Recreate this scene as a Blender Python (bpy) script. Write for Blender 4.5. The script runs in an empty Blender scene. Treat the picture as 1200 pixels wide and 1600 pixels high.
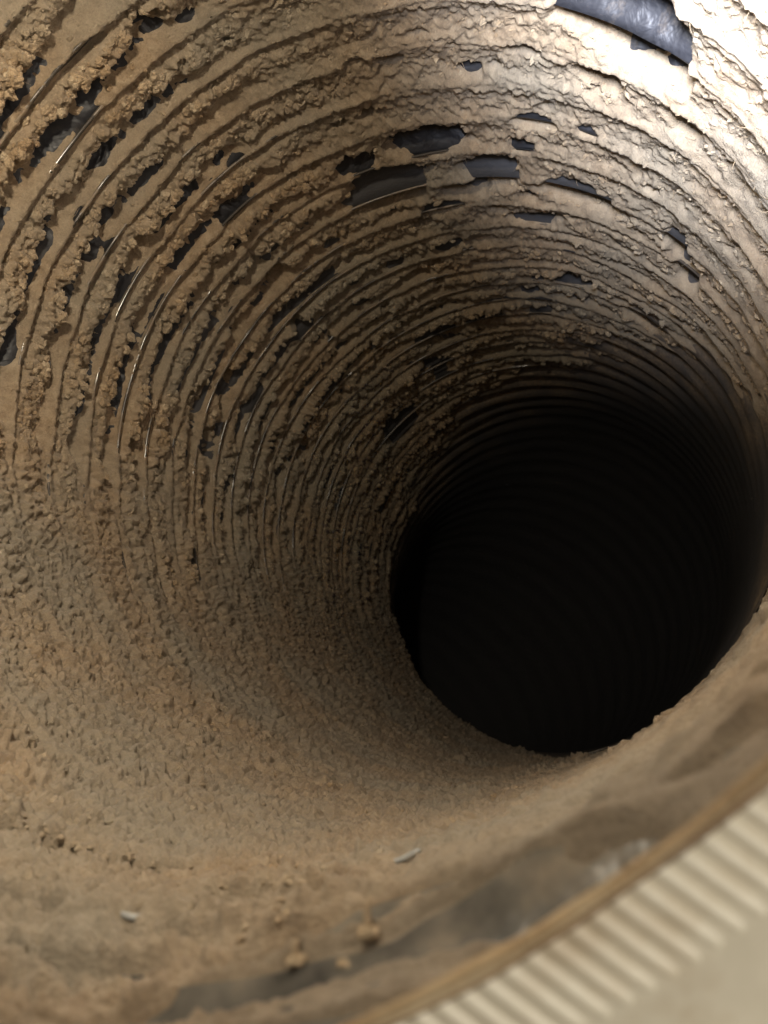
import bpy, math, random
import numpy as np

# ------------------------------------------------------------------ camera, world, lights
R = 0.075                                   # duct radius in metres; everything below is in duct radii * R
scene = bpy.context.scene
C = scene.collection
BASE = np.array([0.0, 0.0, 1.0])            # the camera stands here


def W(p):
    """duct space (x right, y down, z into the duct, in radii) -> world metres"""
    p = np.asarray(p, float)
    return np.stack([p[..., 0] * R, p[..., 2] * R, -p[..., 1] * R], -1) + BASE


cam_d = bpy.data.cameras.new("camera")
cam = bpy.data.objects.new("camera", cam_d)
C.objects.link(cam)
cam.location = tuple(BASE)
cam.rotation_euler = (math.radians(90), 0, 0)
cam_d.sensor_fit = 'VERTICAL'
cam_d.sensor_height = 36.0
cam_d.sensor_width = 27.0
cam_d.lens = 36.0 * 1450 / 1600
cam_d.clip_start = 0.002
cam_d.clip_end = 50
cam_d.dof.use_dof = True
cam_d.dof.focus_distance = 2.5 * R
cam_d.dof.aperture_fstop = 52.0
scene.camera = cam

world = bpy.data.worlds.new("World")
scene.world = world
world.use_nodes = True
bg = world.node_tree.nodes["Background"]
bg.inputs[0].default_value = (1.0, 0.93, 0.82, 1)
bg.inputs[1].default_value = 0.38

scene.view_settings.view_transform = 'Standard'
scene.view_settings.look = 'None'
scene.view_settings.exposure = 0.0
scene.view_settings.gamma = 1.0
scene.cycles.max_bounces = 10
scene.cycles.diffuse_bounces = 6
scene.cycles.glossy_bounces = 4
scene.cycles.use_denoising = True


def aim(o, src, dst):
    from mathutils import Vector
    a, b = Vector(W(src)), Vector(W(dst))
    o.location = a
    o.rotation_euler = (b - a).to_track_quat('-Z', 'Y').to_euler()


def spot_lamp(name, src, dst, radius, cone, watts, col):
    d = bpy.data.lights.new(name, 'SPOT')
    d.energy = watts
    d.color = col
    d.shadow_soft_size = radius * R
    d.spot_size = math.radians(cone)
    d.spot_blend = 1.0
    o = bpy.data.objects.new(name, d)
    C.objects.link(o)
    aim(o, src, dst)
    return o


# the phone's light held at the mouth, pointed at the upper right wall
spot_lamp("phone_light", (0.2, -0.6, 0.3), (0.86, -1.32, 1.5), 0.30, 62, 17.0, (0.88, 0.94, 1.10))
# added warm fill spot at the mouth, for the left wall and floor
spot_lamp("mouth_fill", (-0.50, -0.98, 0.62), (-0.58, 0.06, 2.2), 0.06, 160, 0.66, (1.0, 0.87, 0.67))

# added soft fill that lights only the outside of the collar
ad = bpy.data.lights.new("collar_fill", 'AREA')
ad.shape = 'DISK'; ad.size = 1.6 * R; ad.energy = 0.40; ad.color = (1.0, 0.97, 0.88)
ao = bpy.data.objects.new("collar_fill", ad)
C.objects.link(ao)
aim(ao, (3.1, 0.9, -0.6), (0.35, 0.45, 0.95))

# ------------------------------------------------------------------ duct axis
AX, AY, TX, TY = -0.6807, -0.7792, 0.3010, 0.2130
S0, PITCH = 2.3127, 0.1664
RIM_S = 0.86
D0 = np.array([TX, TY, 1.0]); D0 /= np.linalg.norm(D0)
U0 = np.cross([0, 1, 0], D0); U0 /= np.linalg.norm(U0)
V0 = np.cross(D0, U0)
A0 = np.array([AX, AY, 0.0])
BEND_S, BEND_R = 5.75, 2.6
BB = np.array([-0.80, 0.60])                # the duct bends away to the lower left
BDIR = U0 * BB[0] + V0 * BB[1]


def duct(s, th, r):
    """station s along the axis, angle th (0 right, 90 down, 180 left, 270 up), radius r"""
    s = np.asarray(s, float); th = np.asarray(th, float); r = np.asarray(r, float)
    s, th, r = np.broadcast_arrays(s, th, r)
    over = np.maximum(s - BEND_S, 0.0)
    a = np.minimum(over / BEND_R, math.radians(120))
    lin = np.minimum(s, BEND_S)
    c = A0 + lin[..., None] * D0 + (np.sin(a) * BEND_R)[..., None] * D0 + ((1 - np.cos(a)) * BEND_R)[..., None] * BDIR
    cu, cv = np.cos(th), np.sin(th)
    k = cu * BB[0] + cv * BB[1]             # along the bend direction
    off = cu[..., None] * U0 + cv[..., None] * V0
    off = off + (k * (np.cos(a) - 1))[..., None] * BDIR - (k * np.sin(a))[..., None] * D0
    return c + off * r[..., None]


# ------------------------------------------------------------------ noise
def perlin(x, y, z, seed=0):
    x = np.asarray(x, np.float32); y = np.asarray(y, np.float32); z = np.asarray(z, np.float32)
    xi = np.floor(x); yi = np.floor(y); zi = np.floor(z)
    xf = x - xi; yf = y - yi; zf = z - zi
    xi = xi.astype(np.int64); yi = yi.astype(np.int64); zi = zi.astype(np.int64)
    rng = np.random.default_rng(seed + 11)
    perm = rng.permutation(1024).astype(np.int32)
    g = rng.normal(size=(1024, 3)).astype(np.float32)
    g /= np.linalg.norm(g, axis=1)[:, None]
    ux = xf * xf * xf * (xf * (xf * 6 - 15) + 10)
    uy = yf * yf * yf * (yf * (yf * 6 - 15) + 10)
    uz = zf * zf * zf * (zf * (zf * 6 - 15) + 10)
    out = np.zeros(x.shape, np.float32)
    for dx in (0, 1):
        wx = ux if dx else 1 - ux
        px = perm[(xi + dx) & 1023]
        for dy in (0, 1):
            wy = uy if dy else 1 - uy
            pxy = perm[(px + yi + dy) & 1023]
            for dz in (0, 1):
                wz = uz if dz else 1 - uz
                gg = g[perm[(pxy + zi + dz) & 1023]]
                out += wx * wy * wz * (gg[..., 0] * (xf - dx) + gg[..., 1] * (yf - dy) + gg[..., 2] * (zf - dz))
    return out * 1.5


def nz(th, s, f, seed, fs=None):
    """noise on the tube: f cells per radius round the tube, fs along it"""
    fs = f if fs is None else fs
    return perlin(np.cos(th) * f + 31.7, np.sin(th) * f + 12.1, s * fs + 5.3, seed)


def nodules(th, s, cells, seed):
    """round lumps of uneven size packed over the tube (cells round the tube, same size along it)"""
    x = th / (2 * np.pi) * cells
    y = s / (2 * np.pi) * cells
    xi = np.floor(x).astype(np.int64); yi = np.floor(y).astype(np.int64)
    rg = np.random.default_rng(seed)
    jx, jy, jr = rg.random(4096), rg.random(4096), 0.45 + 0.55 * rg.random(4096)
    best = np.zeros(np.shape(x))
    for dx in (-1, 0, 1):
        for dy in (-1, 0, 1):
            cx, cy = xi + dx, yi + dy
            hsh = ((cx % cells) * 7919 + cy * 104729 + (cx % cells) * cy * 31) & 4095
            d2 = ((cx + jx[hsh] - x) ** 2 + (cy + jy[hsh] - y) ** 2) / (jr[hsh] ** 2)
            best = np.maximum(best, np.sqrt(np.maximum(1 - d2, 0)) * jr[hsh])
    return best


def sstep(a, b, x):
    t = np.clip((x - a) / (b - a), 0, 1)
    return t * t * (3 - 2 * t)


# ------------------------------------------------------------------ shape of the ribbed film
DEPTH = 0.072                               # depth of the film between two ribs


def bottomness(th, s):
    return sstep(-0.10, 0.50, np.sin(th) + 0.25 * nz(th, s, 2.2, 3))


def warp_s(th, s):
    return s + 0.016 * nz(th, s, 1.6, 21, 1.1) + 0.010 * nz(th, s, 3.5, 22, 2.0)


def crest_r(th, s):
    return 1.0 + 0.012 * nz(th, s, 1.2, 23, 0.8)


# creases and torn strips in the loose film near the rim: angles, stations, half width, depth, bareness (partly fold shade put into colour)
CREASES = [
    ([1.020, 1.147, 1.273, 1.400, 1.527, 1.653, 1.780], [0.972, 0.966, 0.959, 0.955, 0.956, 0.960, 0.966], 0.020, 0.030, 1.0),
    ([0.860, 0.943, 1.027, 1.110, 1.193, 1.277, 1.360], [1.016, 1.026, 1.033, 1.035, 1.030, 1.021, 1.011], 0.020, 0.028, 1.0),
    ([0.740, 0.813, 0.887, 0.960, 1.033, 1.107, 1.180], [1.081, 1.075, 1.073, 1.076, 1.083, 1.091, 1.096], 0.020, 0.022, 0.9),
    ([1.220, 1.317, 1.413, 1.510, 1.607, 1.703, 1.800], [1.078, 1.085, 1.087, 1.084, 1.078, 1.070, 1.064], 0.018, 0.026, 1.0),
    ([0.980, 1.038, 1.097, 1.155, 1.213, 1.272, 1.330], [1.156, 1.155, 1.158, 1.164, 1.171, 1.174, 1.174], 0.018, 0.018, 0.9),
    ([1.330, 1.408, 1.487, 1.565, 1.643, 1.722, 1.800], [1.188, 1.189, 1.195, 1.203, 1.209, 1.212, 1.209], 0.018, 0.018, 0.9),
    ([0.680, 0.730, 0.780, 0.830, 0.880, 0.930, 0.980], [1.260, 1.256, 1.250, 1.244, 1.240, 1.241, 1.246], 0.022, 0.018, 1.0),
    ([1.360, 1.470, 1.580, 1.690, 1.800, 1.910, 2.020], [1.354, 1.367, 1.377, 1.380, 1.374, 1.363, 1.350], 0.024, 0.012, 1.0),
    ([1.000, 1.080, 1.160, 1.240, 1.320, 1.400, 1.480], [1.416, 1.405, 1.400, 1.404, 1.415, 1.428, 1.438], 0.024, 0.012, 1.0),
    ([1.520, 1.597, 1.673, 1.750, 1.827, 1.903, 1.980], [1.619, 1.612, 1.599, 1.587, 1.580, 1.582, 1.591], 0.022, 0.010, 1.0),
    ([1.250, 1.312, 1.373, 1.435, 1.497, 1.558, 1.620], [1.554, 1.554, 1.547, 1.538, 1.529, 1.525, 1.527], 0.020, 0.008, 0.9),
    ([1.750, 1.825, 1.900, 1.975, 2.050, 2.125, 2.200], [1.255, 1.250, 1.241, 1.232, 1.226, 1.226, 1.232], 0.020, 0.018, 0.9),
    ([1.300, 1.425, 1.550, 1.675, 1.800, 1.925, 2.050], [1.005, 0.997, 0.991, 0.988, 0.991, 0.997, 1.005], 0.020, 0.030, 0.9),
    ([1.450, 1.558, 1.667, 1.775, 1.883, 1.992, 2.100], [1.138, 1.142, 1.140, 1.135, 1.127, 1.120, 1.118], 0.020, 0.026, 0.9),
    ([1.500, 1.617, 1.733, 1.850, 1.967, 2.083, 2.200], [1.289, 1.297, 1.307, 1.314, 1.315, 1.309, 1.300], 0.020, 0.016, 0.9),
]


def creases(th, s):
    dep = np.zeros(np.shape(s)); bare = np.zeros(np.shape(s))
    m = (s < 2.3) & (np.sin(th) > -0.3)
    if not m.any(): return dep, bare
    t, q = th[m], s[m]
    t = np.where(t > 4.5, t - 2 * np.pi, t)
    wob = 0.55 * nz(t, q, 4, 141, 10) + 0.12 * nz(t, q, 26, 142, 40)
    dd = np.zeros(t.shape); bb = np.zeros(t.shape)
    for at, as_, hw, dp, br in CREASES:
        c = np.interp(t, at, as_)
        inside = sstep(at[0] - 0.04, at[0] + 0.08, t) * sstep(at[-1] + 0.04, at[-1] - 0.08, t)
        x = (q - c) / min(hw, 0.024) + wob
        rise = np.where(x < 0, sstep(-1.0, 0.0, x), np.exp(-np.maximum(x, 0) * 0.32))
        dd = np.maximum(dd, dp * inside * rise)
        bb = np.maximum(bb, br * inside * sstep(-1.4, -1.0, x) * sstep(0.3, -0.2, x))
    dep[m] = -dd * 1.1; bare[m] = bb
    return dep, bare


def rim_fold(th, s):
    """loose folds of film just inside the rim"""
    w = sstep(1.62, 1.25, s) * sstep(-0.15, 0.55, np.sin(th) + 0.3 * np.cos(th))
    ss = s + 0.05 * np.sin(th * 2.0 + 0.7)
    n = np.abs(nz(th, ss, 1.1, 31, 6.5)) * 1.6
    return w, n


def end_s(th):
    """where lint and ribs give out; nearer on the right so dark hose stands in for shade"""
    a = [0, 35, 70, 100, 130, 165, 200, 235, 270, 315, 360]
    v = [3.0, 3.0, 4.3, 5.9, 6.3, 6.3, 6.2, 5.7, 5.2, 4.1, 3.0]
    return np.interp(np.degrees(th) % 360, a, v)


def film_r(th, s):
    sw = warp_s(th, s)
    u = ((sw - S0) / PITCH) % 1.0
    amp = DEPTH * (0.85 + 0.5 * nz(th, s, 2.0, 24, 5.0))
    amp = amp * (0.45 + 0.55 * sstep(0.9, 1.7, s))
    dep = amp * np.abs(np.sin(np.pi * u)) ** 1.25
    wf, nf = rim_fold(th, s)
    crumple = 0.007 * np.abs(nz(th, s, 7, 25, 9)) + 0.004 * np.abs(nz(th, s, 15, 26, 18))
    dep = dep * (0.12 + 0.88 * sstep(0.9, -0.5, s - end_s(th)))
    r = crest_r(th, s) + dep * (1 - 0.55 * wf) + 0.055 * wf * nf + crumple * np.clip(dep / DEPTH, 0, 1)
    r = r + creases(th, s)[0]
    r = r + 0.026 * sstep(RIM_S + 0.40, RIM_S, s)
    lim = 1.027 + 0.45 * np.maximum(s - RIM_S - 0.01, 0)
    r = np.where(s < 1.4, np.minimum(r, lim), r)
    return r, u, dep, wf, nf


# bare places where the lint has come away: station, angle, half length along, half width round, strength
BARE = [
    (2.910, 4.643, 0.073, 0.127, 1.0),
    (3.114, 4.459, 0.112, 0.145, 1.0),
    (3.110, 4.820, 0.101, 0.091, 1.0),
    (3.217, 4.703, 0.049, 0.085, 1.0),
    (2.302, 5.368, 0.153, 0.152, 1.0),
    (2.324, 5.221, 0.072, 0.098, 1.0),
    (2.530, 5.233, 0.046, 0.063, 1.0),
    (3.191, 5.123, 0.080, 0.135, 1.0),
    (3.187, 5.486, 0.085, 0.051, 1.0),
    (3.349, 5.530, 0.085, 0.057, 1.0),
    (4.702, 4.281, 0.103, 0.084, 1.0),
    (5.021, 3.925, 0.179, 0.174, 1.0),
    (2.928, 4.404, 0.046, 0.067, 1.0),
    (4.334, 4.582, 0.071, 0.083, 1.0),
    (3.926, 5.022, 0.065, 0.079, 1.0),
    (3.382, 3.304, 0.056, 0.073, 1.0),
    (3.528, 2.836, 0.036, 0.035, 1.0),
    (3.299, 2.822, 0.026, 0.052, 1.0),
    (2.266, 3.813, 0.039, 0.068, 1.0),
    (2.416, 3.717, 0.039, 0.058, 1.0),
    (2.275, 3.265, 0.032, 0.069, 1.0),
    (2.808, 4.000, 0.037, 0.073, 1.0),
    (2.827, 4.180, 0.028, 0.057, 1.0),
    (3.607, 3.894, 0.049, 0.072, 1.0),
    (4.026, 5.324, 0.079, 0.085, 1.0),
    (4.351, 4.349, 0.069, 0.108, 1.0),
    (2.539, 5.494, 0.046, 0.041, 1.0),
    (2.828, 3.549, 0.029, 0.083, 1.0),
    (3.380, 3.533, 0.045, 0.083, 1.0),
    (4.205, 3.507, 0.061, 0.071, 1.0),
    (5.503, 3.549, 0.099, 0.114, 1.0),
    (2.816, 5.007, 0.033, 0.067, 1.0),
    (3.587, 3.791, 0.039, 0.077, 1.0),
    (2.426, 3.467, 0.023, 0.073, 1.0),
    (2.748, 3.759, 0.030, 0.081, 1.0),
    (4.135, 3.825, 0.050, 0.087, 1.0),
    (2.010, 3.960, 0.031, 0.092, 1.0),
    (3.215, 3.425, 0.033, 0.070, 1.0),
    (3.203, 3.940, 0.031, 0.078, 1.0),
]

_rg = np.random.default_rng(8)
for _ in range(140):                         # and small ones scattered over the left and the top
    _s = 1.9 + 3.2 * _rg.random(); _t = math.radians(185 + 125 * _rg.random()); _z = 0.35 + _rg.random() ** 2.5
    BARE.append((_s, _t, 0.030 * _z, 0.050 * _z * (0.6 + 0.8 * _rg.random()), 1.0))


def lint(th, s):
    """radius of the lint surface; where it lies outside the film, the film shows"""
    r, u, dep, wf, nf = film_r(th, s)
    b = bottomness(th, s)
    tr = sstep(0.15, 0.75, -np.sin(th) * 0.75 + np.cos(th) * 0.65) * sstep(4.4, 2.6, s)    # upper right, near
    far = sstep(3.2, 5.5, s)
    # clumps, three sizes, puffy
    # pull the clump pattern about so it does not look like plain noise
    thw = th + 0.020 * nz(th, s, 9, 41) ; sw = s + 0.020 * nz(th, s, 9, 42)
    c1 = np.abs(nz(thw, sw, 13, 51))
    c2 = np.abs(nz(thw, sw, 29, 52))
    c3 = np.abs(nz(thw, sw, 62, 53))
    c4 = np.abs(nz(th, s, 125, 54))
    thw = th + 0.018 * nz(th, s, 16, 43) + 0.006 * nz(th, s, 50, 45); sw = s + 0.018 * nz(th, s, 16, 44) + 0.006 * nz(th, s, 50, 46)
    v1 = nodules(thw, sw, 190, 1); v2 = nodules(thw, sw, 420, 2)
    f1 = nz(thw, sw, 20, 171); f2 = nz(thw, sw, 42, 172); f3 = nz(th, s, 88, 173)
    clump = 0.26 + 0.10 * c1 + 0.18 * f1 + 0.14 * f2 + 0.14 * f3 + 0.18 * v1 + 0.22 * v2 + 0.12 * c4
    # the bank of lint lies behind each rib, its far edge ragged
    big = nz(th, s, 4.5, 61)
    edge = 0.63 + 0.17 * nz(th, s, 8, 62) + 0.05 * nz(th, s, 20, 63) + 0.16 * big
    edge = edge + 0.30 * b + 0.26 * tr + 0.06 * far
    start = 0.13 + 0.10 * nz(th, s, 8, 65)
    bank = sstep(start, start + 0.16, u) * sstep(edge + 0.15, edge - 0.17, u)
    level = -0.040 + 0.080 * clump + 0.014 * big           # over the crest, + is towards the axis
    vary = sstep(-0.45, 0.45, nz(th, s, 3.2, 181, 6))
    level = (level + 0.012) * (0.55 + 0.75 * vary) - 0.012
    level = level * (1 - 0.25 * b) + 0.002 * b
    # long loose fibres combed down the upper right wall
    th2 = np.where(th < 2.5, th + 2 * np.pi, th)
    acr = th2 + 0.8 * s; alg = th2 - s
    st = 0.42 - np.sqrt(perlin(acr * 19 + 1.3 * nz(th, s, 7, 71), alg * 6 + 0.8 * nz(th, s, 9, 75), s * 2, 72) ** 2 + 0.015)
    st2 = 0.42 - np.sqrt(perlin(acr * 44 + 1.5 * nz(th, s, 12, 73), alg * 15 + 0.8 * nz(th, s, 15, 76), s * 4, 74) ** 2 + 0.015)
    comb = -0.013 + 0.017 * st + 0.011 * st2 + 0.004 * v2 + 0.010 * f1 + 0.007 * f2 + 0.006 * c4
    level = level * (1 - tr) + comb * tr
    a_, b_ = dep + level, 0.006 + 0.02 * clump * (1 - 0.8 * tr) + 0.004 * tr
    h_bank = 0.5 * (a_ + b_ + np.sqrt((a_ - b_) ** 2 + 0.008 ** 2))
    thin = 0.0035 + 0.006 * nz(th, s, 11, 66, 16) + 0.006 * c3 + 0.006 * c2 + 0.007 * v2 * (0.4 + b + tr) + 0.008 * v1 * b - 0.009 * (1 - b) * (1 - tr) - 0.009 * big
    thin = thin + 0.010 * b + (0.004 + 0.55 * dep + 0.012 * st2) * tr
    crest = sstep(0.16, 0.04, np.minimum(u, 1 - u))
    thin = thin * (1 - crest) + crest * (0.0030 + 0.009 * nz(th, s, 6, 67, 3) + 0.003 * v2 + 0.007 * b + 0.009 * tr)
    h = thin * (1 - bank) + h_bank * bank
    h = h - 0.016 * np.exp(-((u - 0.955) / 0.030) ** 2) * b * sstep(0.75, 0.35, np.sin(th)) * (0.5 + 1.5 * nz(th, s, 3, 187, 8))
    # near the rim the lint is thin over the folds and torn into long strips
    strip = nz(th, s, 1.7, 81, 15) + 0.45 * nz(th, s, 5, 82, 34)
    hr = 0.009 + 0.022 * strip + 0.009 * v1 + 0.008 * v2 + 0.006 * f2 + 0.030 * c2 * sstep(0, 0.3, strip) + 0.016 * c3 * sstep(-0.2, 0.2, strip)
    h = h * (1 - 0.85 * wf) + hr * 0.85 * wf
    h = np.maximum(h * sstep(RIM_S - 0.05, RIM_S + 0.30, s) ** 0.7, np.where(s < RIM_S + 0.04, 0.004, -0.01))
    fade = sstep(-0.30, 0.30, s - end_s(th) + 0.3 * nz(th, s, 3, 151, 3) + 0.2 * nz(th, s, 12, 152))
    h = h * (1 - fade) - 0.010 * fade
    h = h * (1 - 0.6 * sstep(1.65, 1.2, s) * sstep(0.0, 0.5, np.cos(th)) * sstep(-0.3, 0.1, np.sin(th)))
    cb = 0.95 * sstep(0.55, 0.85, creases(th, s)[1])  # bare dark risers also stand in for shade on the fold sides
    h = h * (1 - cb) + (-0.007 + 0.010 * c2 + 0.003 * c4) * cb
    n1 = nz(th, s, 14, 91); n2 = nz(th, s, 34, 92)
    for (bs, bt, hs, ht, k) in BARE:
        if 2.9 < bt < 4.3: hs, ht = hs * 0.75, ht * 0.75
        dt = (th - bt + np.pi) % (2 * np.pi) - np.pi
        m = (np.abs(s - bs) < 2.4 * hs) & (np.abs(dt) < 2.4 * ht)
        q = ((s - bs) / hs) ** 2 + (dt / ht) ** 2
        if m.any():
            qq = np.sqrt(q[m]) + 0.34 * n1[m] + 0.12 * n2[m]
            f = sstep(1.25, 0.80, qq) * k
            h[m] = h[m] * (1 - f) - 0.012 * f
    r = np.where(s < RIM_S + 0.06, np.maximum(r, 1.027 - 0.35 * (s - RIM_S)), r)
    return r - h, h, b, tr, bank * (1 - fade) * (h > 0.001)


# ------------------------------------------------------------------ mesh helpers
def mesh_grid(name, P, close, mat, parent=None, smooth=True, flip=False):
    """P: rows x cols x 3 world points"""
    n, m = P.shape[:2]
    me = bpy.data.meshes.new(name)
    idx = np.arange(n * m).reshape(n, m)
    a = idx[:-1]; b = idx[1:]
    if close:
        a2 = np.roll(a, -1, 1); b2 = np.roll(b, -1, 1)
    else:
        a2 = a[:, 1:]; b2 = b[:, 1:]; a = a[:, :-1]; b = b[:, :-1]
    q = np.stack([a, b, b2, a2] if flip else [a, a2, b2, b], -1).reshape(-1, 4)
    me.vertices.add(n * m)
    me.vertices.foreach_set("co", P.reshape(-1).astype(np.float32))
    me.loops.add(q.size)
    me.loops.foreach_set("vertex_index", q.reshape(-1).astype(np.int32))
    me.polygons.add(len(q))
    me.polygons.foreach_set("loop_start", np.arange(0, q.size, 4, dtype=np.int32))
    if smooth:
        me.polygons.foreach_set("use_smooth", np.ones(len(q), bool))
    me.update(calc_edges=True)
    me.materials.append(mat)
    o = bpy.data.objects.new(name, me)
    C.objects.link(o)
    if parent: o.parent = parent
    return o


def mesh_poly(name, V, F, mat, parent=None, smooth=True):
    me = bpy.data.meshes.new(name)
    me.from_pydata([tuple(v) for v in V], [], F)
    if smooth: me.polygons.foreach_set("use_smooth", [True] * len(me.polygons))
    me.update(); me.materials.append(mat)
    o = bpy.data.objects.new(name, me)
    C.objects.link(o)
    if parent: o.parent = parent
    return o


def tag(o, **k):
    for a, b in k.items(): o[a] = b
    return o


def thing(name, loc, **k):
    o = bpy.data.objects.new(name, None)
    C.objects.link(o)
    o.location = loc
    o.empty_display_size = 0.01
    return tag(o, **k)


# ------------------------------------------------------------------ materials
def material(name):
    m = bpy.data.materials.new(name)
    m.use_nodes = True
    nt = m.node_tree
    b = nt.nodes["Principled BSDF"]
    tc = nt.nodes.new("ShaderNodeTexCoord")

    def node(t, **kw):
        n = nt.nodes.new(t)
        for k, v in kw.items(): setattr(n, k, v)
        return n

    def noise(scale, detail=4, rough=0.6, dist=0.0):
        n = node("ShaderNodeTexNoise")
        n.inputs["Scale"].default_value = scale
        n.inputs["Detail"].default_value = detail
        n.inputs["Roughness"].default_value = rough
        n.inputs["Distortion"].default_value = dist
        nt.links.new(tc.outputs["Object"], n.inputs["Vector"])
        return n.outputs["Fac"]

    def ramp(fac, stops):
        n = node("ShaderNodeValToRGB")
        e = n.color_ramp.elements
        while len(e) > 1: e.remove(e[-1])
        e[0].position = stops[0][0]; e[0].color = (*stops[0][1], 1)
        for p, c in stops[1:]:
            x = e.new(p); x.color = (*c, 1)
        nt.links.new(fac, n.inputs["Fac"])
        return n.outputs["Color"]

    def mix(fac, c1, c2, mode='MIX'):
        n = node("ShaderNodeMix", data_type='RGBA', blend_type=mode)
        if isinstance(fac, float): n.inputs[0].default_value = fac
        else: nt.links.new(fac, n.inputs[0])
        for i, c in ((6, c1), (7, c2)):
            if isinstance(c, tuple): n.inputs[i].default_value = (*c, 1)
            else: nt.links.new(c, n.inputs[i])
        return n.outputs[2]

    def bump(h, strength, dist, prev=None):
        n = node("ShaderNodeBump")
        n.inputs["Strength"].default_value = strength
        n.inputs["Distance"].default_value = dist
        nt.links.new(h, n.inputs["Height"])
        if prev: nt.links.new(prev, n.inputs["Normal"])
        return n.outputs["Normal"]

    return m, nt, b, noise, ramp, mix, bump


def g(v): return (v, v, v)


def make_lint_mat():
    m, nt, b, noise, ramp, mix, bump = material("lint")
    fine = noise(2600, 5, 0.7)
    mid = noise(420, 5, 0.65)
    big = noise(38, 3, 0.5)
    c = ramp(mid, [(0.28, (0.215, 0.150, 0.090)), (0.5, (0.32, 0.234, 0.146)), (0.72, (0.43, 0.332, 0.222))])
    c = mix(ramp(big, [(0.38, g(0.0)), (0.66, g(0.80))]), c, (0.285, 0.245, 0.182))
    c = mix(0.55, c, ramp(fine, [(0.3, g(0.62)), (0.7, g(1.25))]), 'MULTIPLY')
    nt.links.new(c, b.inputs["Base Color"])
    b.inputs["Roughness"].default_value = 0.95
    b.inputs["Specular IOR Level"].default_value = 0.12
    b.inputs["Sheen Weight"].default_value = 0.15
    b.inputs["Sheen Roughness"].default_value = 0.6
    n = bump(mid, 0.45, 0.0006)
    n = bump(fine, 1.0, 0.0005, n)
    nt.links.new(n, b.inputs["Normal"])
    return m


def make_film_mat():
    m, nt, b, noise, ramp, mix, bump = material("black_film")
    dust = noise(160, 6, 0.7)
    d2 = noise(1500, 4, 0.7)
    f = ramp(dust, [(0.57, g(0.02)), (0.80, g(0.55))])
    f = mix(0.5, f, ramp(d2, [(0.35, g(0.3)), (0.65, g(1.0))]), 'MULTIPLY')
    c = mix(f, (0.017, 0.018, 0.022), (0.17, 0.13, 0.09))
    nt.links.new(c, b.inputs["Base Color"])
    nt.links.new(ramp(dust, [(0.4, g(0.42)), (0.75, g(0.75))]), b.inputs["Roughness"])
    b.inputs["Specular IOR Level"].default_value = 0.32
    n = bump(noise(75, 3, 0.5, 1.5), 0.7, 0.003)
    n = bump(noise(260, 3, 0.6, 0.5), 0.4, 0.001, n)
    nt.links.new(n, b.inputs["Normal"])
    return m


def make_rib_mat():
    m, nt, b, noise, ramp, mix, bump = material("dusty_wire")
    dust = noise(110, 5, 0.65)
    f = ramp(dust, [(0.46, g(0.1)), (0.60, g(1.0))])
    c = mix(f, (0.04, 0.036, 0.032), (0.20, 0.15, 0.10))
    nt.links.new(c, b.inputs["Base Color"])
    nt.links.new(ramp(dust, [(0.47, g(0.13)), (0.60, g(0.75))]), b.inputs["Roughness"])
    b.inputs["Specular IOR Level"].default_value = 0.6
    return m


def make_plain(name, stops, scale, rough, bumps=()):
    m, nt, b, noise, ramp, mix, bump = material(name)
    nt.links.new(ramp(noise(scale, 6, 0.65), stops), b.inputs["Base Color"])
    b.inputs["Roughness"].default_value = rough
    n = None
    for sc, st, di in bumps: n = bump(noise(sc, 4, 0.6), st, di, n)
    if n: nt.links.new(n, b.inputs["Normal"])
    return m


def make_far_shade_mat():
    m, nt, b, noise, ramp, mix, bump = material("far_hose_shade")
    a = nt.nodes.new("ShaderNodeAttribute"); a.attribute_name = "dust"  # dust tint that thins with depth to imitate light falloff
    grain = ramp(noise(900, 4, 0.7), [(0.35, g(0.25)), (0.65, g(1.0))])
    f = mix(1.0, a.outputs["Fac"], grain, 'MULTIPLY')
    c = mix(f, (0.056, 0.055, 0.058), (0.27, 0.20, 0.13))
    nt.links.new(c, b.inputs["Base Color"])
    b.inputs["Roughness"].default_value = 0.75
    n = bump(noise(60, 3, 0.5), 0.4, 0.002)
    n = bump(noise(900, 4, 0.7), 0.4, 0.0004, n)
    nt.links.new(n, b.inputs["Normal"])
    return m


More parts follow.
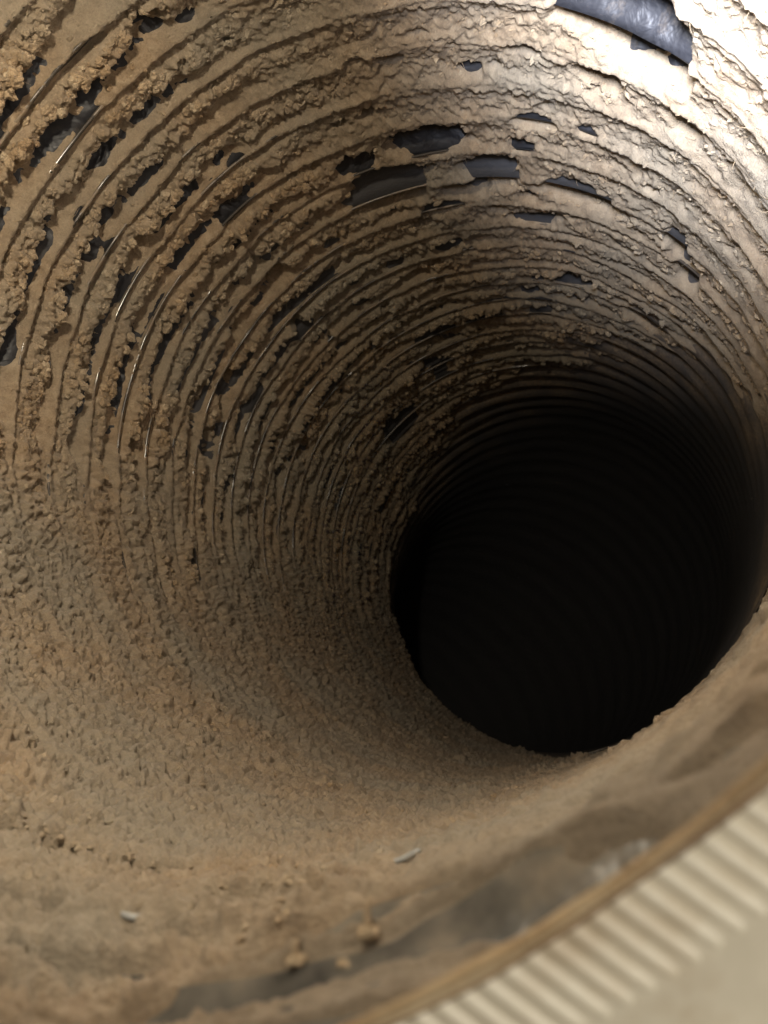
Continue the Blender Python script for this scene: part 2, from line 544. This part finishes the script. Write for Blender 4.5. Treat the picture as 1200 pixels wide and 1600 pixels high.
M_LINT, M_FILM, M_RIB = make_lint_mat(), make_film_mat(), make_rib_mat()
M_CREAM = make_plain("cream_plastic", [(0.3, (0.56, 0.49, 0.355)), (0.52, (0.66, 0.58, 0.435)), (0.66, (0.54, 0.44, 0.30)), (0.78, (0.40, 0.29, 0.17))], 90, 0.5, [(700, 0.2, 0.0003)])
M_LIP = make_plain("rusty_edge", [(0.32, (0.22, 0.13, 0.06)), (0.5, (0.40, 0.28, 0.15)), (0.7, (0.54, 0.42, 0.26))], 160, 0.75, [(500, 0.6, 0.0006)])
M_RUST = make_plain("rust_brown", [(0.32, (0.060, 0.030, 0.012)), (0.55, (0.17, 0.095, 0.040)), (0.75, (0.30, 0.19, 0.09))], 190, 0.85, [(500, 0.6, 0.0006)])
def make_clump_mat():
    m, nt, b, noise, ramp, mix, bump = material("matted_lint")
    oi = nt.nodes.new("ShaderNodeObjectInfo")
    c = ramp(oi.outputs["Random"], [(0.0, (0.27, 0.190, 0.112)), (0.6, (0.34, 0.248, 0.152)), (0.9, (0.39, 0.295, 0.188)), (1.0, (0.45, 0.355, 0.24))])
    gp = nt.nodes.new("ShaderNodeNewGeometry")
    wn = nt.nodes.new("ShaderNodeTexNoise"); wn.inputs["Scale"].default_value = 38; wn.inputs["Detail"].default_value = 3.0; wn.inputs["Roughness"].default_value = 0.5
    nt.links.new(gp.outputs["Position"], wn.inputs["Vector"])
    c = mix(ramp(wn.outputs["Fac"], [(0.38, g(0.0)), (0.66, g(0.80))]), c, (0.275, 0.245, 0.190))
    c = mix(0.6, c, ramp(noise(3.0, 5, 0.7), [(0.3, g(0.7)), (0.7, g(1.2))]), 'MULTIPLY')
    nt.links.new(c, b.inputs["Base Color"])
    b.inputs["Roughness"].default_value = 0.97
    b.inputs["Specular IOR Level"].default_value = 0.08
    b.inputs["Sheen Weight"].default_value = 0.15
    return m


M_CLUMP = make_clump_mat()
M_CRUMB = make_plain("crumb_lint", [(0.3, (0.26, 0.18, 0.10)), (0.7, (0.46, 0.36, 0.24))], 600, 0.95, [(1500, 0.6, 0.0004)])
M_GREY = make_plain("grey_film", [(0.35, (0.042, 0.040, 0.036)), (0.5, (0.108, 0.098, 0.080)), (0.66, (0.22, 0.18, 0.13))], 130, 0.33, [(90, 0.5, 0.002)])
M_FAR_SHADE = make_far_shade_mat()
M_SHINE = make_plain("torn_film", [(0.4, (0.20, 0.20, 0.19)), (0.6, (0.34, 0.34, 0.32))], 200, 0.2)

# ------------------------------------------------------------------ the duct
duct_o = thing("flexible_duct", (0, 0, 0), category="duct",
               label="ribbed black flexible duct seen from its mouth, bending away into the dark")

END_S = 10.0
PER = 10
FILM_END = 3.0
ns = int((FILM_END - RIM_S) / PITCH * PER)
S = np.linspace(RIM_S, FILM_END, ns)
T = np.linspace(0, 2 * np.pi, 260, endpoint=False)
TT, SS = np.meshgrid(T, S)
FR = film_r(TT, SS)[0]
cut = int(np.searchsorted(S, 1.82))
mesh_grid("mouth_liner", W(duct(SS, TT, FR)[:cut + 1]), True, M_GREY, duct_o)
mesh_grid("film_wall", W(duct(SS, TT, FR)[cut:]), True, M_FILM, duct_o)

# wire ribs, one per turn
k0 = int(math.ceil((RIM_S + 0.12 - S0) / PITCH)); k1 = int((5.2 - S0) / PITCH)
TR = np.linspace(0, 2 * np.pi, 180, endpoint=False)
for k in range(k0, k1):
    s_nom = S0 + k * PITCH
    s = np.full(TR.shape, s_nom)
    for _ in range(4): s = s - (warp_s(TR, s) - s_nom)
    rr = film_r(TR, s)[0]
    phi = np.linspace(0, 2 * np.pi, 6, endpoint=False)
    q = 0.0052
    P = np.stack([duct(s + q * math.sin(a), TR, rr + 0.0010 + 0.012 * np.maximum(sstep(4.55, 4.95, TR), sstep(1.25, 0.9, TR)) + q * 0.9 * math.cos(a)) for a in phi], 0)
    P = np.concatenate([P, P[:1]], 0)
    mesh_grid("rib", W(P), True, M_RIB, duct_o)

# farther in the ribs fade out; the hose's dark colour also stands in for deep shade
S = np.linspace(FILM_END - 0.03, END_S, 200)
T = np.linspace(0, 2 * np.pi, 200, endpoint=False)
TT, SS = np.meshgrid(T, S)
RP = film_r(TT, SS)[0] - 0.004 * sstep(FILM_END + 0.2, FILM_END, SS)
po = mesh_grid("shaded_far_hose", W(duct(SS, TT, RP)), True, M_FAR_SHADE, duct_o)
depth_fade = sstep(1.0, -0.2, SS - end_s(TT) + 0.4 * nz(TT, SS, 3, 155)) * (0.75 + 0.9 * nz(TT, SS, 9, 156, 14)) * sstep(-0.9, 0.0, SS - end_s(TT))  # thinning dust tint, light falloff put into the colour
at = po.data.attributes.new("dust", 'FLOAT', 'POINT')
at.data.foreach_set("value", np.clip(depth_fade, 0, 1).reshape(-1).astype(np.float32))

# added unseen cap that keeps world light out of the far end
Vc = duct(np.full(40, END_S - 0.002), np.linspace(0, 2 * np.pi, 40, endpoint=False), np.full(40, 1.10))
mesh_poly("light_stop_cap", W(Vc), [list(range(40))], M_FAR_SHADE, duct_o, False)

# ------------------------------------------------------------------ the lint that coats it
NS, NT = 970, 1260
uu = np.linspace(0, 1, NS)
e = -0.5
s_a, s_b = RIM_S + 0.001, 7.0
S = (s_a ** e + (s_b ** e - s_a ** e) * uu) ** (1 / e)
tgrid = np.linspace(0, 2 * np.pi, 4000)
dens = 0.60 + 0.40 * sstep(0.75, 0.2, np.cos(tgrid))
cum = np.concatenate([[0], np.cumsum((dens[1:] + dens[:-1]) / 2)]); cum /= cum[-1]
T = np.interp(np.linspace(0, 1, NT, endpoint=False), cum, tgrid)
TT, SS = np.meshgrid(T, S)
rl, hl, bl, trl, _b = lint(TT, SS)
def soften(a):
    a = 0.25 * np.roll(a, 1, 1) + 0.5 * a + 0.25 * np.roll(a, -1, 1)
    b = a.copy()
    b[1:-1] = 0.25 * a[:-2] + 0.5 * a[1:-1] + 0.25 * a[2:]
    return b


keep = rl.copy()
rl = 0.35 * rl + 0.65 * soften(rl)
# matted fluff on top: small lumps of uneven height
fl = np.sqrt(np.abs(hl) / 0.02 + 1e-6); fl = np.clip(fl, 0, 1) * (hl > 0.002)
rl = rl - fl * (1 + 0.9 * bl) * sstep(0.75, 0.25, np.cos(TT) - 0.3 * sstep(4.0, 4.6, TT)) * (0.008 * nodules(TT + 0.008 * nz(TT, SS, 40, 191), SS + 0.008 * nz(TT, SS, 40, 192), 520, 9) + 0.006 * nz(TT, SS, 85, 193))
P = duct(SS, TT, rl)
lint_o = mesh_grid("lint", W(P), True, M_LINT)
tag(lint_o, kind="stuff", category="lint", label="thick brown clumped lint coating the ribbed inside of the duct")

# the lint's crumbs: tens of thousands of small lumps packed on the banks, one geometry-nodes object
rng = np.random.default_rng(12)
NC = 560000
cs = (0.95 ** -0.9 + (5.6 ** -0.9 - 0.95 ** -0.9) * rng.random(NC)) ** (-1 / 0.9)
ct = rng.random(NC) * 2 * np.pi
m = ~((np.cos(ct) > 0.35) & (np.sin(ct) > -0.2))
cs, ct = cs[m], ct[m]
cr, ch, cb_, ctr, cbank = lint(ct, cs)
thick = sstep(-0.35, 0.30, nz(ct, cs, 5, 401, 7)) * (0.35 + 0.65 * sstep(-0.2, 0.3, nz(ct, cs, 16, 402)))
prob = cbank * (0.15 + 0.85 * thick) * (1 - 0.15 * cb_) * (1 - 0.45 * ctr) + 0.05 * (ch > 0.003)
prob = prob * sstep(1.0, 1.6, cs + 0.3 * (1 - cb_))
m = rng.random(len(cs)) < prob * 0.62
cs, ct, cr, cb_, ctr, cbank = cs[m], ct[m], cr[m], cb_[m], ctr[m], cbank[m]
n = len(cs)
size = (0.0040 + 0.0085 * rng.random(n) ** 2.4) * (1 - 0.34 * cb_) * (1 - 0.38 * ctr)
size = size * (0.6 + 0.4 * cbank) * (0.62 + 0.38 * sstep(1.1, 2.0, cs))
pos = W(duct(cs, ct, cr - size * ((0.35 - 0.3 * ctr - 0.15 * cb_) * rng.random(n) - 0.05 - 0.15 * ctr)))
# upper right: lumps drawn out into combed strands
p2 = W(duct(cs - 0.02, ct + 0.02, cr))
axis = p2 - W(duct(cs, ct, cr)); axis /= np.linalg.norm(axis, axis=1)[:, None]
nrm = W(duct(cs, ct, cr - 0.1)) - W(duct(cs, ct, cr)); nrm /= np.linalg.norm(nrm, axis=1)[:, None]
from mathutils import Matrix, Euler
ex = np.empty((n, 3))
ang = rng.normal(size=n) * (0.35 + 2.5 * (1 - ctr))
e1 = axis * np.cos(ang)[:, None] + np.cross(nrm, axis) * np.sin(ang)[:, None]
e1 = e1 + nrm * (rng.normal(size=n) * 0.45)[:, None]; e1 /= np.linalg.norm(e1, axis=1)[:, None]
e3 = nrm - e1 * (nrm * e1).sum(1)[:, None]; e3 /= np.linalg.norm(e3, axis=1)[:, None]
e2 = np.cross(e3, e1)
# rotation matrix (columns e1 e2 e3) -> XYZ euler
M20, M21, M22, M10, M00 = e1[:, 2], e2[:, 2], e3[:, 2], e1[:, 1], e1[:, 0]
ex[:, 1] = -np.arcsin(np.clip(M20, -1, 1)); ex[:, 0] = np.arctan2(M21, M22); ex[:, 2] = np.arctan2(M10, M00)
sc3 = np.stack([size * (1.05 + 0.5 * rng.random(n) + 0.9 * ctr), size * (0.9 + 0.3 * rng.random(n)), size * (0.75 + 0.3 * rng.random(n) - 0.2 * ctr)], 1) * R
me = bpy.data.meshes.new("lint_crumbs")
me.vertices.add(n); me.vertices.foreach_set("co", pos.reshape(-1).astype(np.float32))
for nm, arr in (("rot", ex), ("scl", sc3)):
    a_ = me.attributes.new(nm, 'FLOAT_VECTOR', 'POINT')
    a_.data.foreach_set("vector", arr.reshape(-1).astype(np.float32))
me.update()
co = bpy.data.objects.new("matted_lint", me); C.objects.link(co); co.parent = lint_o
co["kind"] = "stuff"
ng = bpy.data.node_groups.new("lint_crumbs", 'GeometryNodeTree')
ng.interface.new_socket("Geometry", in_out='INPUT', socket_type='NodeSocketGeometry')
ng.interface.new_socket("Geometry", in_out='OUTPUT', socket_type='NodeSocketGeometry')
N, Lk = ng.nodes, ng.links
gi, go = N.new("NodeGroupInput"), N.new("NodeGroupOutput")
join = N.new("GeometryNodeJoinGeometry")
for k in range(5):
    ic = N.new("GeometryNodeMeshIcoSphere"); ic.inputs["Radius"].default_value = 1.0; ic.inputs["Subdivisions"].default_value = 4
    tx = N.new("ShaderNodeTexNoise"); tx.noise_dimensions = '4D'
    tx.inputs["W"].default_value = 3.7 * k + 0.5
    tx.inputs["Scale"].default_value = 1.15; tx.inputs["Detail"].default_value = 3.0; tx.inputs["Roughness"].default_value = 0.62
    sub = N.new("ShaderNodeVectorMath"); sub.operation = 'SUBTRACT'; sub.inputs[1].default_value = (0.5, 0.5, 0.5)
    mul = N.new("ShaderNodeVectorMath"); mul.operation = 'SCALE'; mul.inputs["Scale"].default_value = 2.3
    sp = N.new("GeometryNodeSetPosition"); ssm = N.new("GeometryNodeSetShadeSmooth")
    gti = N.new("GeometryNodeGeometryToInstance")
    Lk.new(tx.outputs["Color"], sub.inputs[0]); Lk.new(sub.outputs[0], mul.inputs[0]); Lk.new(mul.outputs[0], sp.inputs["Offset"])
    Lk.new(ic.outputs["Mesh"], sp.inputs["Geometry"]); Lk.new(sp.outputs[0], ssm.inputs[0]); Lk.new(ssm.outputs[0], gti.inputs[0])
    Lk.new(gti.outputs[0], join.inputs[0])
iop = N.new("GeometryNodeInstanceOnPoints"); iop.inputs["Pick Instance"].default_value = True
ra = N.new("GeometryNodeInputNamedAttribute"); ra.data_type = 'FLOAT_VECTOR'; ra.inputs["Name"].default_value = "rot"
sa = N.new("GeometryNodeInputNamedAttribute"); sa.data_type = 'FLOAT_VECTOR'; sa.inputs["Name"].default_value = "scl"
e2r = N.new("FunctionNodeEulerToRotation")
rv = N.new("FunctionNodeRandomValue"); rv.data_type = 'INT'; rv.inputs[4].default_value = 0; rv.inputs[5].default_value = 4
sm = N.new("GeometryNodeSetMaterial"); sm.inputs["Material"].default_value = M_CLUMP
Lk.new(gi.outputs[0], iop.inputs["Points"]); Lk.new(join.outputs[0], iop.inputs["Instance"])
Lk.new(rv.outputs[2], iop.inputs["Instance Index"])
Lk.new(ra.outputs["Attribute"], e2r.inputs[0]); Lk.new(e2r.outputs[0], iop.inputs["Rotation"]); Lk.new(sa.outputs["Attribute"], iop.inputs["Scale"])
Lk.new(iop.outputs[0], sm.inputs[0]); Lk.new(sm.outputs[0], go.inputs[0])
md = co.modifiers.new("lint_crumbs", 'NODES'); md.node_group = ng
print("crumbs", n)

# loose fibres standing out of the lint
rng = np.random.default_rng(5)
NF, SEG = 16000, 4
fs = RIM_S + 0.15 + 3.6 * rng.random(NF) ** 1.6
ft = rng.random(NF) * 2 * np.pi
fr, fh, fb, ftr, _b = lint(ft, fs)
ok = (fh > 0.006) & ~((fs < 4.5) & (np.cos(ft) > 0.0) & (np.sin(ft) > -0.3))
fs, ft, fr = fs[ok], ft[ok], fr[ok]
n = len(fs)
base = W(duct(fs, ft, fr + 0.002))
up = W(duct(fs, ft, fr - 0.05)) - base; up /= np.linalg.norm(up, axis=1)[:, None]
d = rng.normal(size=(n, 3)) + up * 0.7; d /= np.linalg.norm(d, axis=1)[:, None]
curl = rng.normal(size=(n, 3)) * 0.9
L = (0.012 + 0.034 * rng.random(n) ** 2) * R
pts = [base]
dd = d.copy()
for i in range(SEG):
    pts.append(pts[-1] + dd * (L / SEG)[:, None])
    dd = dd + curl * 0.45 - up * 0.12; dd /= np.linalg.norm(dd, axis=1)[:, None]
pts = np.stack(pts, 1)                                   # n x SEG+1 x 3
side = np.cross(d, up + 0.01 * rng.normal(size=(n, 3))); side /= np.linalg.norm(side, axis=1)[:, None] + 1e-9
oth = np.cross(d, side)
wd = (0.0005 + 0.0006 * rng.random(n)) * R
ring = []
for a in (0, 2.094, 4.189):
    tap = np.linspace(1, 0.35, SEG + 1)[None, :, None]
    ring.append(pts + (side * math.cos(a) + oth * math.sin(a))[:, None, :] * wd[:, None, None] * tap)
ring = np.stack(ring, 2)                                 # n x SEG+1 x 3 x 3
V = ring.reshape(-1, 3)
F = []
bi = (np.arange(n) * (SEG + 1) * 3)[:, None]
for i in range(SEG):
    for a in range(3):
        b2 = (a + 1) % 3
        F.append(bi + np.array([[i * 3 + a, i * 3 + b2, i * 3 + 3 + b2, i * 3 + 3 + a]]))
F = np.concatenate(F, 0)
me = bpy.data.meshes.new("lint_fibres")
me.vertices.add(len(V)); me.vertices.foreach_set("co", V.reshape(-1).astype(np.float32))
me.loops.add(F.size); me.loops.foreach_set("vertex_index", F.reshape(-1).astype(np.int32))
me.polygons.add(len(F)); me.polygons.foreach_set("loop_start", np.arange(0, F.size, 4, dtype=np.int32))
me.update(calc_edges=True); me.materials.append(M_CRUMB)
fo = bpy.data.objects.new("loose_fibre", me); C.objects.link(fo); fo.parent = lint_o
fo["kind"] = "stuff"

# ------------------------------------------------------------------ the collar round the mouth
collar = thing("duct_collar", (0, 0, 0), category="collar",
               label="cream ribbed plastic collar with a rusty brown lip round the duct mouth")
TC = np.linspace(0, 2 * np.pi, 420, endpoint=False)
LIP_R = 1.028
K_BACK = 0.55                                # the flange slopes back from the lip


def sweep(name, prof, mat, parent, wob=0.0, seed=0):
    rows = []
    for i, (ds, r) in enumerate(prof):
        w = wob * (nz(TC, TC * 0 + i * 0.06, 9, seed) + 0.6 * nz(TC, TC * 0 + i * 0.06, 24, seed + 1))
        rows.append(duct(RIM_S + ds + w * 0.5, TC, r + w))
    return mesh_grid(name, W(np.stack(rows, 0)), True, mat, parent)


a = np.linspace(-0.4, math.pi * 1.5, 12)
lip = [(-0.001 - 0.0032 * math.sin(t), LIP_R - 0.0005 - 0.0032 * math.cos(t)) for t in a]
sweep("lip", [(0.012, LIP_R - 0.004), (0.006, LIP_R - 0.0035)] + lip[:9], M_LIP, collar, 0.0025, 201)
sweep("rust_seam", [(-0.001, LIP_R + 0.0024), (0.000, LIP_R + 0.0048), (0.005, LIP_R + 0.0066), (0.012, LIP_R + 0.0072), (0.024, LIP_R + 0.005)], M_RUST, collar, 0.002, 205)
FL = 0.056
K_BACK = 0.8
prof = [(0.014, LIP_R + 0.001)]
for q in np.linspace(0.1, 1, 6): prof.append((0.016 + K_BACK * FL * q, LIP_R + 0.003 + FL * q))
rb = LIP_R + 0.003 + FL; sb = 0.016 + K_BACK * FL
for q in np.linspace(0.15, 1, 7):            # a smooth rounded band outside the ridges
    prof.append((sb + K_BACK * 0.05 * q - 0.007 * math.sin(q * math.pi / 2), rb + 0.05 * q))
lastds, lastr = prof[-1]
prof += [(lastds + 0.05, lastr + 0.055), (lastds + 0.12, lastr + 0.12), (lastds + 0.25, lastr + 0.20), (lastds + 0.8, lastr + 0.24)]
sweep("flange", prof, M_CREAM, collar, 0.0012, 211)

# ridges across the flange
NR = 464
SKEW = 0.26
RW = 0.0050


def ridge_mesh(t0):
    rows = []
    for q in np.linspace(0, 1, 7):
        r = LIP_R + 0.002 + (FL + 0.004) * q
        ang = t0 - SKEW * q * FL / r
        hgt = 0.0047 * min(1, (1 - q) * 4 + 0.15)
        row = []
        for w in np.linspace(-1, 1, 6):
            hh = hgt * math.cos(w * math.pi / 2) - 0.001
            row.append(duct(RIM_S + 0.014 + K_BACK * (r - LIP_R - 0.001) - hh * 0.78, ang + w * RW / r, r + hh * 0.62))
        rows.append(row)
    return W(np.array(rows))


vis = []
for k in range(NR):
    t0 = k / NR * 2 * np.pi
    if -0.2 < ((t0 - math.radians(60) + np.pi) % (2 * np.pi) - np.pi) / 2.0 < 0.2:
        mesh_grid("ridge", ridge_mesh(t0), False, M_CREAM, collar)
    else:
        vis.append(ridge_mesh(t0))
V = np.concatenate([v.reshape(-1, 3) for v in vis]); F = []
for j, v in enumerate(vis):
    n_, m_ = v.shape[:2]; b0 = j * n_ * m_
    for y in range(n_ - 1):
        for x in range(m_ - 1):
            F.append((b0 + y * m_ + x, b0 + y * m_ + x + 1, b0 + (y + 1) * m_ + x + 1, b0 + (y + 1) * m_ + x))
ro = mesh_poly("ridge_band", V, F, M_CREAM, collar)
ro["kind"] = "stuff"

# ------------------------------------------------------------------ loose bits lying on the lint
def ico(sub):
    import bmesh
    bm = bmesh.new(); bmesh.ops.create_icosphere(bm, subdivisions=sub, radius=1.0)
    V = np.array([v.co[:] for v in bm.verts]); F = [[v.index for v in f.verts] for f in bm.faces]
    bm.free(); return V, F


def rest_point(s, th, lift):
    rr = float(lint(np.array([th]), np.array([s]))[0][0])
    return W(duct(np.array(s), np.array(th), np.array(rr - lift)))


def crumb(s, th, size, seed, label, stalk=0.0):
    V, F = ico(3)
    n = perlin(V[:, 0] * 1.6, V[:, 1] * 1.6, V[:, 2] * 1.6, seed) + 0.5 * np.abs(perlin(V[:, 0] * 4, V[:, 1] * 4, V[:, 2] * 4, seed + 1))
    V = V * (0.8 + 0.55 * n)[:, None] * np.array([1.2, 1.0, 0.75]) * size * R
    o = mesh_poly("lint_crumb", V, F, M_CRUMB)
    o.location = tuple(rest_point(s, th, size * 0.2 + 0.005))
    tag(o, category="lint crumb", label=label, group="loose crumbs on the lint near the rim")
    if stalk:
        V2, F2 = [], []
        for i in range(9):
            q = i / 8
            c = np.array([0.25 * q * q - 0.2 * q, 0.3 * q, 1.0 * q - 0.35 * q * q]) * stalk * R
            w = (0.0035 * (1 - 0.6 * q)) * R
            V2 += [c + np.array([math.cos(a), math.sin(a), 0]) * w for a in (0, 1.57, 3.14, 4.71)]
        for i in range(8):
            for a in range(4): F2.append([i * 4 + a, i * 4 + (a + 1) % 4, i * 4 + 4 + (a + 1) % 4, i * 4 + 4 + a])
        mesh_poly("fibre", V2, F2, M_CRUMB, o)
    return o


crumb(1.0335, 1.1060, 0.008, 301, "brown lint crumb with an upright fibre, on the near floor of the duct", 0.035)
crumb(1.0251, 1.1265, 0.006, 308, "small brown lint crumb without a fibre, nearest the rusty lip", 0.000)
crumb(1.0297, 1.1645, 0.006, 315, "brown lint crumb with a short fibre, left of the other crumbs", 0.020)


def flake(s, th, L_, w_, seed, label):
    rows = []
    for i in range(12):
        row = []
        for j in range(5):
            a = i / 11 - 0.5; b = j / 4 - 0.5
            wd = w_ * (1 - (2 * a) ** 4 * 0.8)
            row.append(duct(np.array(s + b * wd + 0.1 * a * w_), np.array(th + a * L_), np.array(0.0)))
        rows.append(row)
    B = np.array([[float(lint(np.array([th + (i / 11 - 0.5) * L_]), np.array([s]))[0][0]) for j in range(5)] for i in range(12)])
    base = B.min()
    P_ = np.array([[duct(np.array(s + (j / 4 - 0.5) * w_ * (1 - (2 * (i / 11 - 0.5)) ** 4 * 0.8)), np.array(th + (i / 11 - 0.5) * L_),
                         np.array(base - 0.001 - 0.008 * math.cos((j / 4 - 0.5) * 2.6) - 0.0015 * math.sin(i * 0.45 + seed))) for j in range(5)] for i in range(12)])
    o = mesh_grid("film_flake", W(P_), False, M_SHINE)
    md = o.modifiers.new("thickness", 'SOLIDIFY'); md.thickness = 0.0001
    return tag(o, category="film flake", label=label, group="shiny flakes of film on the lint")


flake(1.4623, 1.1932, 0.040, 0.008, 1, "shiny grey flake of torn film under the dark opening")
flake(1.2650, 1.4442, 0.030, 0.008, 3, "shiny grey flake of torn film at the lower left, on brown lint")
